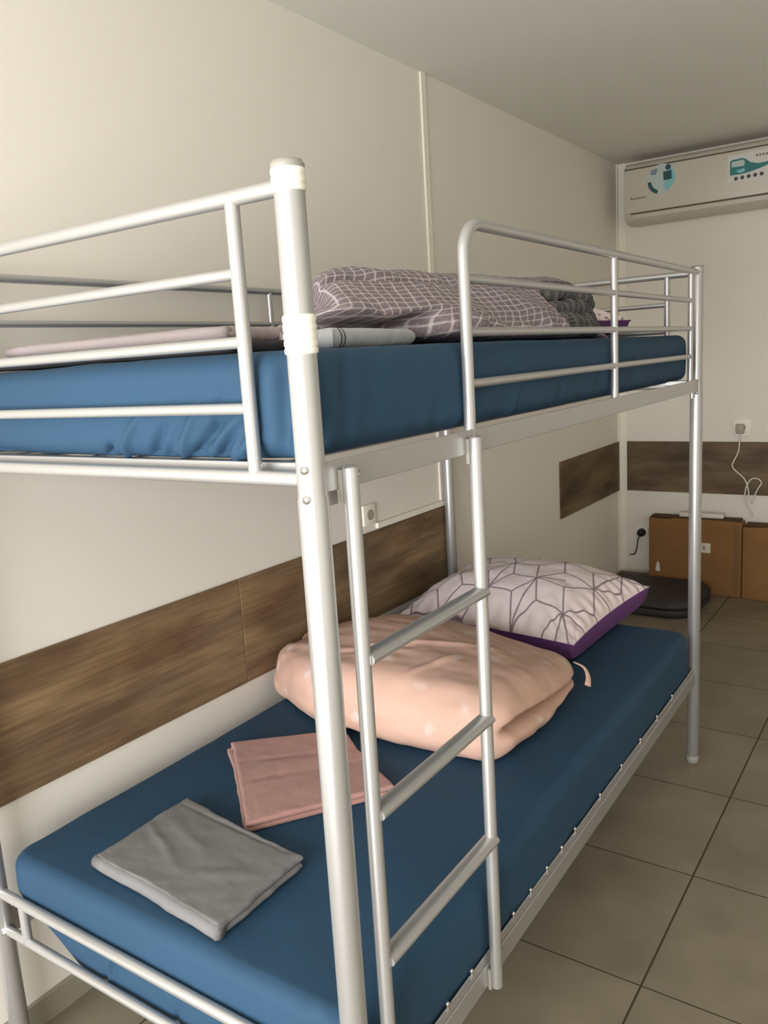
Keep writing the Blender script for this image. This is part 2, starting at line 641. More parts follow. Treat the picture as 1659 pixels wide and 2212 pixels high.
for (px, py, near) in ((0, 0, 1), (L, 0, 0), (L, W, 0), (0, W, 1)):
    bm = bmesh.new()
    lathe(bm, (px, py), [(RL - 0.002, 0.0), (RL, 0.003), (RL, 1.318), (RL - 0.0006, 1.322), (RU, 1.328), (RU, ZT - 0.006), (RU - 0.001, ZT)], 32)
    post = finish('post', bm, M_SILVER, bed, split=40)
    bm = bmesh.new()
    if near:
        lathe(bm, (px, py), [(RU + 0.0016, ZT - 0.004), (RU + 0.0018, ZT + 0.004), (RU - 0.001, ZT + 0.0085), (RU * 0.6, ZT + 0.0105), (0.002, ZT + 0.011)], 28)
    else:
        lathe(bm, (px, py), [(RU + 0.0002, ZT - 0.002), (RU + 0.0006, ZT + 0.002), (RU * 0.5, ZT + 0.004), (0.002, ZT + 0.0045)], 24)
    tag(finish('post_cap', bm, M_CAP, post), 'grey plastic end cap')
    bm = bmesh.new()
    lathe(bm, (px, py), [(RL - 0.001, 0), (RL + 0.0016, 0.002), (RL + 0.0016, 0.022), (RL, 0.026)], 28)
    finish('foot_cap', bm, M_CAP, post)
    if near:
        for z0, z1 in ((1.697, 1.7255), (1.504, 1.553)):
            bm = bmesh.new()
            lathe(bm, (px, py), ribbed(z0, z1, RU + 0.0006), 32)
            tag(finish('collar', bm, M_COLLAR, post), 'ribbed ivory plastic collar')
    # joint pin
    for zz in (1.36, 1.322):
        bm = bmesh.new()
        tube(bm, [(px - RL - 0.001 if px < 1 else px - RL - 0.002, py - 0.006, zz), (px - RL * 0.6, py - 0.004, zz)], 0.0055, 12)
        finish('bolt', bm, M_BOLT, post)


def rod(name, p, q, r, parent, m=M_SILVER, n=18, sy=1.0):
    bm = bmesh.new()
    tube(bm, [p, q], r, n, sy=sy)
    return finish(name, bm, m, parent, split=50)


R_TOP, R_BAR, R_UP = 0.0105, 0.0079, 0.0098
ZR = (1.438, 1.525, 1.612)


def end_frame(x, name):
    t = empty(name)
    t.parent = bed
    s = 0.096
    # the top bar enters the posts through a moulded elbow
    rod('top_bar', (x, RU * 0.8, 1.7045), (x, W - RU * 0.8, 1.7045), R_TOP, t)
    rod('bottom_bar', (x, RL * 0.8, 1.3455), (x, W - RL * 0.8, 1.3455), 0.0108, t)
    for y in (s, W - s):
        rod('upright', (x, y, 1.3455), (x, y, 1.7045), R_UP, t)
    for z in ZR:
        rod('crossbar', (x, s, z), (x, W - s, z), R_BAR, t)
    return t


end_frame(0.0, 'upper_end_rail')
end_frame(L, 'upper_end_rail')


def low_end(x):
    t = empty('lower_end_rail')
    t.parent = bed
    rod('top_bar', (x, RL * 0.8, 0.421), (x, W - RL * 0.8, 0.421), 0.0108, t)
    rod('bottom_bar', (x, RL * 0.8, 0.332), (x, W - RL * 0.8, 0.332), 0.0098, t)
    for y in (0.092, W - 0.092):
        rod('upright', (x, y, 0.332), (x, y, 0.421), 0.0098, t)
    for y in (RL * 0.9, W - RL * 0.9):
        bm = bmesh.new()
        tube(bm, [(x - 0.0135, y, 0.332), (x + 0.0135, y, 0.332)], 0.006, 12)
        finish('bolt', bm, M_BOLT, t)
    return t


low_end(0.0)
low_end(L)

# mattress support ledge and wires inside the side rails
for z, nm in ((1.352, 'upper'), (0.285, 'lower')):
    t = empty('wire_base')
    t.parent = bed
    for x in ((0.03, L - 0.03) if nm == 'upper' else ()):
        bm = bmesh.new()
        box(bm, (x - 0.011, 0.022, z - 0.004), (x + 0.011, W - 0.022, z + 0.012), bev=0.002)
        finish('end_angle', bm, M_SILVER, t, smooth=False)
    for k in range(8):
        y = 0.09 + k * (W - 0.18) / 7
        rod('long_wire', (0.035 if nm == 'upper' else 0.12, y, z + 0.006), (L - 0.035, y, z + 0.006), 0.0022, t, n=8)

for y, sgn in ((0.0, -1), (W, 1)):
    # upper rail: pressed steel strip
    bm = bmesh.new()
    y0, y1 = sorted((y + sgn * 0.009, y + sgn * 0.0055))
    box(bm, (RL * 0.8, y0, 1.3255), (L - RL * 0.8, y1, 1.3655), bev=0.001, seg=1)
    yi0, yi1 = sorted((y + sgn * 0.0055, y - sgn * 0.02))
    box(bm, (RL, yi0, 1.3255), (L - RL, yi1, 1.329))
    sr = finish('upper_side_rail', bm, M_SILVER, bed, smooth=False)
    for x0 in (0.022, L - 0.052):
        bm = bmesh.new()
        box(bm, (x0, min(y, y - sgn * 0.004) - 0.001, 1.305), (x0 + 0.03, max(y, y - sgn * 0.004) + 0.001, 1.358), bev=0.001, seg=1)
        finish('mounting_plate', bm, M_SILVER, sr, smooth=False)
    bm = bmesh.new()
    box(bm, (RL * 0.8, y0, 0.3015), (L - RL * 0.8, y1, 0.3455), bev=0.001, seg=1)
    yj0, yj1 = sorted((y + sgn * 0.0055, y + sgn * 0.002))
    box(bm, (RL * 0.8, yj0, 0.34), (L - RL * 0.8, yj1, 0.365), bev=0.001, seg=1)
    sr2 = finish('lower_side_rail', bm, M_SILVER, bed, smooth=False)
    if sgn < 0:
        for x in (0.172, 0.254, 0.344, 0.435, 0.525, 0.61, 0.697, 0.783, 0.867, 1.04, 1.21, 1.38, 1.55, 1.72):
            bm = bmesh.new()
            bmesh.ops.create_uvsphere(bm, u_segments=10, v_segments=8, radius=0.0042, matrix=Matrix.Translation((x, -0.006, 0.3745)))
            tube(bm, bez([(x, 0.0, 0.352), (x - 0.001, -0.007, 0.36), (x, -0.006, 0.3745)], 4), 0.0022, 8)
            finish('spring_hook', bm, M_BOLT, sr2)


def guard(y, x0, name, uprights):
    t = empty(name)
    t.parent = bed
    bm = bmesh.new()
    zt, r = 1.7065, 0.055
    pts = [(x0, y, 1.345)] + [(x0, y, 1.345 + (zt - r - 1.345) * k / 4) for k in range(1, 4)]
    pts += [tuple(p) for p in arc((x0 + r, y, zt - r), r, math.pi, math.pi / 2, (1, 0, 0), (0, 0, 1), 10)]
    pts += [(L - RU * 0.8, y, zt)]
    tube(bm, pts, 0.0102, 18)
    finish('bent_tube', bm, M_SILVER, t, split=50)
    for x in uprights:
        rod('upright', (x, y, 1.345), (x, y, zt), 0.0088, t)
    for z in ZR:
        rod('crossbar', (x0, y, z + 0.004), (uprights[-1], y, z + 0.004), 0.0077, t)
    return t


guard(0.0, 0.437, 'front_guard_rail', (1.201, 1.945))
t = empty('wall_guard_rail')
t.parent = bed
rod('top_bar', (RU * 0.8, W, 1.7045), (L - RU * 0.8, W, 1.7045), R_TOP * 0.9, t)
for x in (0.085, 1.036, L - 0.085):
    rod('upright', (x, W, 1.345), (x, W, 1.7045), 0.0088, t)
for z in ZR:
    rod('crossbar', (0.085, W, z), (L - 0.085, W, z), 0.0077, t)

# ladder hooked over both side rails
lad = empty('ladder')
lad.parent = bed
YL = -0.0215
for x in (0.055, 0.413):
    bm = bmesh.new()
    tube(bm, [(x, YL, 0.299 if x > 0.2 else 0.299), (x, YL, 1.349), (x, YL, 1.354), (x, YL, 1.357)], [0.0115, 0.0115, 0.0105, 0.006], 22)
    st = finish('stile', bm, M_SILVER, lad, split=40)
    for z in (1.343, 0.311) if x < 0.2 else (1.343, 0.311, 0.372):
        bm = bmesh.new()
        tube(bm, [(x + 0.009, YL - 0.001, z), (x + 0.016, YL - 0.001, z), (x + 0.0165, YL - 0.001, z)], [0.0055, 0.0055, 0.003], 12)
        finish('bolt', bm, M_BOLT, st)
    for z in (1.34, 0.324):
        bm = bmesh.new()
        box(bm, (x - 0.012, YL + 0.006, z - 0.03), (x - 0.006, -0.0095, z + 0.012))
        finish('hook_plate', bm, M_CAP, st, smooth=False)
for z in (1.084, 0.847, 0.608):
    bm = bmesh.new()
    tube(bm, [(0.060, YL, z), (0.416, YL, z)], 0.0165, 20, sy=0.62)
    finish('rung', bm, M_SILVER, lad, split=50)


# ------------------------------------------------------------------ mattresses
def wr(p, ax, ay, bx, by, width, amp):
    """one fold running from a to b (2-D), gaussian profile"""
    dx, dy = bx - ax, by - ay
    l2 = dx * dx + dy * dy
    t = max(0, min(1, ((p[0] - ax) * dx + (p[1] - ay) * dy) / l2))
    d = math.hypot(p[0] - ax - t * dx, p[1] - ay - t * dy)
    return amp * gauss(d, width) * math.sin(math.pi * (0.12 + 0.76 * t))


def mattress(zb, zt, upper):
    x0, x1, y0, y1 = 0.018, 2.0, 0.006 if not upper else 0.017, 0.942
    c = Vector(((x0 + x1) / 2, (y0 + y1) / 2, (zb + zt) / 2))
    dim = (x1 - x0, y1 - y0, zt - zb)
    rnd = random.Random(3 if upper else 11)
    folds_end, folds_side = [], []
    if upper:
        for ya, yb, h, w, a in ((0.44, 0.415, 0.022, 0.006, -0.008), (0.33, 0.285, 0.05, 0.008, -0.009), (0.30, 0.25, 0.05, 0.006, -0.004), (0.245, 0.165, 0.058, 0.008, -0.011),
                                (0.215, 0.13, 0.06, 0.006, 0.004), (0.19, 0.135, 0.045, 0.006, -0.007), (0.15, 0.105, 0.075, 0.006, -0.006), (0.20, 0.165, 0.10, 0.006, -0.004)):
            folds_end.append((ya, zb - 0.004, yb, zb + h, w, a))
    for k in range(5 if upper else 9):
        yy = 0.05 + rnd.random() * (0.42 if upper else 0.6)
        ln = 0.03 + rnd.random() * 0.07
        folds_end.append((yy, zb - 0.005, yy - 0.02 - rnd.random() * 0.07, zb + ln, 0.006 + rnd.random() * 0.006, (-1 if rnd.random() < 0.6 else 1) * (0.003 + rnd.random() * 0.005)))
    for k in range(26):
        xx = 0.1 + rnd.random() * 1.8
        ln = 0.04 + rnd.random() * 0.07
        folds_side.append((xx, zb - 0.005, xx + (rnd.random() - 0.5) * 0.12, zb + ln, 0.010 + rnd.random() * 0.016, (-1 if rnd.random() < 0.5 else 1) * (0.0012 + rnd.random() * 0.003) * (1.0 if upper else 0.25)))
    # gathers around the near corner
    corner = [(0.012, 0.008, 0.05), (0.026, 0.02, 0.055), (0.05, 0.045, 0.065)]

    def disp(p, n):
        q = p + c
        d = 0.0035 * fbm(q, 2.2, 1.0 if upper else 4.0) + 0.0012 * fbm(q, 9.0, 2.0)
        d += 0.0035 * (1 - abs((q.x - c.x) / (dim[0] / 2)) ** 4) * (1 - abs((q.y - c.y) / (dim[1] / 2)) ** 4) * max(0, n.z)
        if n.x < -0.5:
            for f in folds_end:
                d += wr((q.y, q.z), *f) * 1.5
            d += 0.006 * math.sin((q.z - zb) / (zt - zb) * math.pi) * 0.8
            d -= 0.007 * sstep(0.62, 0.9, q.y) * sstep(zb + 0.07, zb, q.z)
        if n.y < -0.5:
            for f in folds_side:
                d += wr((q.x, q.z), *f)
            d += (0.003 if upper else 0.006) * math.sin(max(0, min(1, (q.z - zb) / (zt - zb))) * math.pi)
            d += (0.0015 if upper else 0.0006) * math.sin(q.x * 60 + 3 * fbm(q, 3)) * sstep(zb + 0.05, zb, q.z)
        # corner pleats
        near = gauss(math.hypot(q.x - x0, q.y - y0), 0.09) * max(0, 1 - abs(n.z))
        s = (q.x - x0) - (q.y - y0)
        d += near * 0.0075 * math.sin(s * 105 + (zt - q.z) * 10 + 0.8)
        return n * d

    nz = 22
    bm = softbox(dim, (200, 180, nz), 0.055, 0.028, disp, nr=9)
    if not upper:
        # the near lower edge is tucked up towards the wall side
        for v in bm.verts:
            q = v.co + c
            lift = max(0.0, min(1.0, (q.y - 0.72) / 0.22)) * sstep(0.35, 0.0, q.x) * sstep(zt - 0.03, zb, q.z)
            v.co.z += 0.105 * lift
    base = (c.x, c.y, zb)
    bmesh.ops.translate(bm, verts=bm.verts, vec=(0, 0, c.z - zb))
    o = finish('mattress', bm, M_SHEET)
    o.location = B(base)
    o.rotation_euler.z = PSI
    return o


tag(mattress(1.366, 1.511, True), 'mattress in a blue fitted sheet on the upper bunk', 'mattress', 'blue mattresses of the bunk bed')
tag(mattress(0.305, 0.502, False), 'mattress in a blue fitted sheet on the lower bunk', 'mattress', 'blue mattresses of the bunk bed')
ZLOW, ZUP = 0.507, 1.516


# ------------------------------------------------------------------ printed pillows
def print_ink(nu, nv, wu, wv):
    """rhombus network: degree-6 nodes on a triangular lattice, each joined to the triangle centres,
    plus dotted spokes between some nodes; returns segments and dots in metres"""
    rnd = random.Random(5)
    a = 0.20
    P = {}
    for i in range(-4, 8):
        for j in range(-4, 9):
            P[i, j] = (a * (i + 0.5 * j) + rnd.uniform(-0.014, 0.014) - 0.1, a * 0.8 * j + rnd.uniform(-0.014, 0.014))
    seg, dots = [], []
    for (i, j), p in P.items():
        dots.append((p, 0.0062))
        for tri in (((i, j), (i + 1, j), (i, j + 1)), ((i + 1, j), (i + 1, j + 1), (i, j + 1))):
            if all(t in P for t in tri):
                cx = sum(P[t][0] for t in tri) / 3
                cy = sum(P[t][1] for t in tri) / 3
                for t in tri:
                    seg.append((P[t], (cx, cy)))
        q = P.get((i + 1, j))
        if q and (i + j) % 2 == 0:
            seg.append((p, q))
            dots.append((((p[0] + q[0]) / 2, (p[1] + q[1]) / 2), 0.0052))
        q = P.get((i, j + 1))
        if q and (i - j) % 3 == 0:
            m = ((p[0] + q[0]) / 2, (p[1] + q[1]) / 2)
            seg.append((p, m))
            dots.append((m, 0.0052))
    return seg, dots


def pillow(label, corners, htop, hbot, zmin, base, nu=250, nv=300, seed=0.0):
    """corners: A(-u,-v) B(+u,-v) C(+u,+v) D(-u,+v), bed coordinates"""
    A, Bc, Cc, Dc = [Vector(c) for c in corners]
    wu = ((Bc - A).length + (Cc - Dc).length) / 2
    wv = ((Dc - A).length + (Cc - Bc).length) / 2
    root = bed_empty('pillow', base)
    tag(root, label, 'pillow', 'lilac and purple printed pillows')

    def surf(u, v, top):
        # pinch the edges inwards between the corners
        k = 0.055
        uu = u * (1 - k * (1 - v * v))
        vv = v * (1 - k * (1 - u * u))
        s, t = (uu + 1) / 2, (vv + 1) / 2
        p = A * (1 - s) * (1 - t) + Bc * s * (1 - t) + Cc * s * t + Dc * (1 - s) * t
        f = max(0, 1 - abs(u) ** 2.4) ** 0.62 * max(0, 1 - abs(v) ** 2.4) ** 0.62
        n = 0.010 * fbm((u * 1.2, v * 1.2, 0.3), 1.6, seed) * min(1, f * 2)
        # pucker along the seams
        e = max(abs(u), abs(v))
        pk = 0.0035 * sstep(0.72, 0.97, e) * sstep(1.0, 0.97, e) * math.sin((v if abs(u) > abs(v) else u) * 38 + seed)
        # drawn-in folds from the front corner
        cr = gauss(math.hypot(u + 1, v - 1), 0.5)
        pk += 0.006 * cr * math.sin(math.atan2(v - 1.05, u + 1.05) * 22) * f ** 0.3 * (1 if f > 0 else 0)
        if top:
            p = p + Vector((0, 0, htop * f + n + pk))
        else:
            p = p - Vector((0, 0, hbot * f ** 0.28))
            p.z = max(p.z, zmin)
        return p

    for top, name, m in ((True, 'printed_front', M_PILLOW), (False, 'purple_back', M_PURPLE)):
        N, Mv = (nu, nv) if top else (70, 80)
        bm = bmesh.new()
        g = []
        if top:
            lay = bm.verts.layers.float.new('ink')
            seg, dots = print_ink(nu, nv, wu, wv)
            # bucket the segments
            cell = 0.05
            bk = {}
            for sg in seg:
                (ax, ay), (bx, by) = sg
                for i in range(int(math.floor((min(ax, bx) - 0.01) / cell)), int(math.floor((max(ax, bx) + 0.01) / cell)) + 1):
                    for j in range(int(math.floor((min(ay, by) - 0.01) / cell)), int(math.floor((max(ay, by) + 0.01) / cell)) + 1):
                        bk.setdefault((i, j), []).append(sg)
            db = {}
            for (dx, dy), r in dots:
                for di in (-1, 0, 1):
                    for dj in (-1, 0, 1):
                        db.setdefault((int(math.floor(dx / cell)) + di, int(math.floor(dy / cell)) + dj), []).append((dx, dy, r))
        for i in range(N + 1):
            row = []
            for j in range(Mv + 1):
                u, v = -1 + 2 * i / N, -1 + 2 * j / Mv
                vt = bm.verts.new(surf(u, v, top))
                if top:
                    mx, my = (u + 1) / 2 * wu, (v + 1) / 2 * wv
                    key = (int(math.floor(mx / cell)), int(math.floor(my / cell)))
                    ink = 0.0
                    for (ax, ay), (bx, by) in bk.get(key, ()):
                        ex, ey = bx - ax, by - ay
                        t = max(0, min(1, ((mx - ax) * ex + (my - ay) * ey) / (ex * ex + ey * ey)))
                        d = math.hypot(mx - ax - t * ex, my - ay - t * ey)
                        ink = max(ink, 1 - sstep(0.0017, 0.0040, d))
                    for dx, dy, r in db.get(key, ()):
                        ink = max(ink, 1 - sstep(r * 0.6, r, math.hypot(mx - dx, my - dy)))
                    vt[lay] = ink * 0.85
                row.append(vt)
            g.append(row)
        for i in range(N):
            for j in range(Mv):
                q = (g[i][j], g[i + 1][j], g[i + 1][j + 1], g[i][j + 1])
                bm.faces.new(q if top else q[::-1])
        shift(bm, base)
        # make sure the faces look outwards
        bm.normal_update()
        if sum(f.normal.z for f in bm.faces) * (1 if top else -1) < 0:
            bmesh.ops.reverse_faces(bm, faces=bm.faces)
        o = finish(name, bm, m, root)
        if not top:
            tag(o, 'plain purple back of the pillow')
    # piping round the seam
    bm = bmesh.new()
    pts = []
    n = 40
    for k in range(n):
        pts.append(surf(-1 + 2 * k / n, -1, True))
    for k in range(n):
        pts.append(surf(1, -1 + 2 * k / n, True))
    for k in range(n):
        pts.append(surf(1 - 2 * k / n, 1, True))
    for k in range(n + 1):
        pts.append(surf(-1, 1 - 2 * k / n, True))
    tube(bm, pts, 0.0022, 8)
    shift(bm, base)
    finish('seam', bm, M_PURPLE, root)
    return root


pillow('lilac and purple printed pillow on the lower bunk behind the peach duvet',
       [(1.56, 0.925, 0.575), (2.10, 0.90, 0.62), (2.115, 0.175, 0.612), (1.50, 0.235, 0.580)], 0.140, 0.11, ZLOW + 0.001, (1.83, 0.56, ZLOW))
pillow('lilac and purple printed pillow at the far end of the upper bunk',
       [(1.70, 0.90, 1.575), (1.985, 0.90, 1.58), (1.99, 0.205, 1.570), (1.72, 0.24, 1.57)], 0.085, 0.06, ZUP + 0.001, (1.85, 0.56, ZUP), seed=3.0)


# ------------------------------------------------------------------ folded peach duvet
def peach():
    x0, x1, y0, y1 = 0.79, 1.37, 0.125, 0.995
    zb, zt = ZLOW + 0.003, 0.680
    c = Vector(((x0 + x1) / 2, (y0 + y1) / 2, (zb + zt) / 2))
    dim = (x1 - x0, y1 - y0, zt - zb)
    base = (c.x, c.y, ZLOW)

    def disp(p, n):
        q = p + c
        d = 0.010 * fbm(q, 3.0, 3.0, 2) + 0.0018 * fbm(q, 12.0, 8.0, 2)
        # groove between the two layers at the open end, running on to the back
        zm = zb + 0.075 + 0.012 * math.sin(q.x * 9)
        g = gauss(q.z - zm, 0.015)
        end = sstep(y0 + 0.16, y0 + 0.02, q.y) * sstep(x0 + 0.02, x0 + 0.13, q.x)
        back = sstep(x1 - 0.1, x1 - 0.02, q.x)
        d -= 0.075 * g * max(end, back * 0.8) * max(0, 1 - abs(n.z) * 1.05)
        # puckers from the seam at the wall end
        e = sstep(y1 - 0.22, y1, q.y)
        d += 0.012 * e * math.sin(q.x * 34 + q.z * 22) + 0.010 * e * fbm(q, 13.0, 17.0, 2)
        d += 0.004 * fbm((q.x, q.y * 0.5, q.z), 16.0, 4.0, 2) * sstep(0.45, 0.8, q.x)
        # creases on top
        d += wr((q.x, q.y), 0.95, 0.62, 1.12, 0.30, 0.012, 0.008) - wr((q.x, q.y), 0.9, 0.7, 0.98, 0.5, 0.010, 0.007)
        d += wr((q.x, q.y), 0.86, 0.42, 1.0, 0.36, 0.010, 0.006)
        return n * d

    def warp(p):
        u, v, w = p.x / (dim[0] / 2), p.y / (dim[1] / 2), (p.z + dim[2] / 2) / dim[2]
        crown = (1 - abs(u) ** 2.2) * (1 - abs(v) ** 2.5)
        z = p.z + 0.04 * crown * w
        # thinner towards the wall end and the open corner
        end = sstep(0.45, 1.0, v)
        z -= end * 0.035 * w
        z -= w * 0.045 * sstep(0.0, -0.9, v) * (0.3 + 0.7 * sstep(-0.8, 0.9, u))
        z -= w * 0.022 * sstep(-0.1, 1.0, u)
        x = p.x * (1 - 0.30 * sstep(0.3, 1.0, v)) + 0.02 * end
        y = p.y * (1 - 0.06 * u * u)
        # near side bows out
        x -= 0.018 * (1 - v * v) * (1 if u < 0 else 0) * (-u)
        # upper layer sits back from the lower one at the open end, which runs out skew
        y += (0.022 * w) * sstep(-0.6, -1.0, v)
        x += 0.05 * w * sstep(-0.2, -1, v) * 0.3
        # the base stays on the bed
        if w < 0.3:
            z = max(z, -dim[2] / 2 + 0.0)
        return Vector((x, y, z))

    bm = softbox(dim, (84, 110, 22), 0.085, 0.070, disp, warp, nr=14)
    bmesh.ops.translate(bm, verts=bm.verts, vec=(0, 0, c.z - ZLOW))
    for v in bm.verts:
        v.co.z = max(v.co.z, 0.001)
    root = finish('folded_duvet', bm, M_PINK)
    root.location = B(base)
    root.rotation_euler.z = PSI
    tag(root, 'peach floral duvet folded into a cushion on the lower bunk', 'duvet')
    bm = bmesh.new()
    tp = bez([(1.315, 0.165, 0.605), (1.318, 0.135, 0.592), (1.305, 0.118, 0.572), (1.285, 0.112, 0.553)], 5)
    tube(bm, tp, [0.003 + 0.0085 * i / (len(tp) - 1) for i in range(len(tp))], 12, sy=0.5)
    shift(bm, base)
    finish('tie_tape', bm, M_PINK, root)
    return root


peach()


# ------------------------------------------------------------------ folded linen
def folded(name, label, cat, corners, zb, th, m, layers=2, folds=(), group=None, seed=0.0, n=60, amp=0.0013, bands=(), bandm=None, slip=0.012, nv=None):
    """folded cloth: stacked soft layers joined along the first edge; corners A,B,C,D (x,y) in bed coordinates"""
    A, Bc, Cc, Dc = [Vector((c[0], c[1], 0)) for c in corners]
    cen = (A + Bc + Cc + Dc) / 4
    base = (cen.x, cen.y, zb)
    bm = bmesh.new()
    rnd = random.Random(int(seed * 10) + 1)
    lt = th / layers
    uvl = None
    for k in range(layers):
        off = [Vector((rnd.uniform(-slip, slip), rnd.uniform(-slip, slip), 0)) * (0 if k == layers - 1 else 1) for _ in range(4)]
        top, bot = [], []

        def P(u, v, k=k, off=off):
            p = (A + off[0]) * (1 - u) * (1 - v) + (Bc + off[1]) * u * (1 - v) + (Cc + off[2]) * u * v + (Dc + off[3]) * (1 - u) * v
            w = 0.006 * fbm((u * 2, v * 2, k), 1.5, seed)
            return p + Vector((w, -w, 0))
        for i in range(n + 1):
            rt, rb = [], []
            for j in range(n + 1):
                # bunch samples near the rim
                u = 0.5 - 0.5 * math.cos(math.pi * i / n)
                v = 0.5 - 0.5 * math.cos(math.pi * j / n)
                p = P(u, v)
                e = min(min(u, 1 - u) * (Bc - A).length, min(v, 1 - v) * (Dc - A).length)
                r = lt * 0.5
                rr = 1.0 if e >= r else math.sqrt(max(0, 1 - (1 - e / r) ** 2))
                z0 = zb + lt * (k + 0.5)
                zt = z0 + lt * 0.49 * rr
                zl = z0 - lt * 0.49 * rr
                if k == layers - 1:
                    zt += amp * fbm((p.x, p.y, 0), 14, seed) * rr + amp * 0.7 * fbm((p.x, p.y, 1), 34, seed) * rr
                    for (ax, ay, bx, by, w, h) in folds:
                        zt += wr((u, v), ax, ay, bx, by, w, h) * rr
                rt.append(bm.verts.new((p.x, p.y, zt)))
                rb.append(rt[-1] if rr == 0 else bm.verts.new((p.x, p.y, zl)))
            top.append(rt)
            bot.append(rb)
        for i in range(n):
            for j in range(n):
                for g, fl in ((top, False), (bot, True)):
                    q = [g[i][j], g[i + 1][j], g[i + 1][j + 1], g[i][j + 1]]
                    if fl and all(x in top[i] + top[i + 1] for x in q):
                        continue
                    try:
                        f = bm.faces.new(q[::-1] if fl else q)
                        uc = 0.5 - 0.5 * math.cos(math.pi * (j + 0.5) / n)
                        for (b0, b1) in bands:
                            if b0 < uc < b1:
                                f.material_index = 1
                    except ValueError:
                        pass
    # the turned edge that holds the layers together (A-D side)
    tube(bm, [A + (Dc - A) * t / 12 + (Bc - A).normalized() * lt * 0.35 + Vector((0.006 * fbm((0, t / 6, layers - 1), 1.5, seed), 0, zb + th / 2)) for t in range(13)], th * 0.46, 14)
    bmesh.ops.recalc_face_normals(bm, faces=bm.faces)
    shift(bm, base)
    o = finish(name, bm, [m] + ([bandm] if bandm else []))
    o.location = B(base)
    o.rotation_euler.z = PSI
    tag(o, label, cat, group)
    return o


ZF = ZLOW - 0.001
# first edge pair: A-D is the folded (thick, rounded) edge
folded('folded_sheet', 'grey folded sheet near the foot of the lower bunk', 'folded linen',
       [(0.080, 0.711), (0.330, 0.716), (0.286, 0.333), (0.050, 0.331)], ZF, 0.032, M_GREY, 2, seed=1.0,
       folds=[(0.55, 0.05, 0.25, 0.5, 0.03, 0.004), (0.7, 0.15, 0.5, 0.55, 0.05, 0.003), (0.9, 0.0, 0.95, 0.9, 0.02, -0.003), (0.3, 0.6, 0.6, 0.9, 0.05, 0.003)], slip=0.006)
folded('folded_towel', 'dusty pink folded towel between the grey sheet and peach duvet', 'folded linen',
       [(0.588, 0.822), (0.318, 0.520), (0.600, 0.325), (0.782, 0.600)], ZF, 0.028, M_MAUVE, 2, seed=2.0,
       folds=[(0.30, 0.02, 0.36, 0.98, 0.012, -0.006), (0.55, 0.02, 0.58, 0.98, 0.012, -0.006), (0.42, 0.0, 0.47, 1.0, 0.07, 0.003), (0.8, 0.2, 0.75, 0.8, 0.08, 0.003)], slip=0.014)
folded('folded_towel', 'pale grey folded towel with dark stripes at the edge of the upper bunk', 'folded linen',
       [(0.25, 0.22), (0.215, 0.115), (0.485, 0.13), (0.50, 0.235)], ZUP - 0.002, 0.031, M_GREYT, 1, seed=4.0, n=120,
       bands=((0.095, 0.115), (0.145, 0.165)), bandm=M_STRIPE, folds=[(0.5, 0.0, 0.5, 1.0, 0.2, 0.002)])
folded('folded_cloth', 'black folded cloth under the mauve towel on the upper bunk', 'folded linen',
       [(0.06, 0.80), (0.40, 0.80), (0.345, 0.275), (0.055, 0.18)], ZUP - 0.004, 0.021, M_BLACK, 1, seed=6.0, slip=0.0)
folded('folded_towel', 'pale mauve folded towel on the black cloth on the upper bunk', 'folded linen',
       [(0.10, 0.80), (0.40, 0.80), (0.375, 0.29), (0.12, 0.25)], ZUP + 0.0165, 0.026, M_MAUVE2, 1, seed=7.0,
       folds=[(0.2, 0.1, 0.25, 0.9, 0.1, 0.004)])


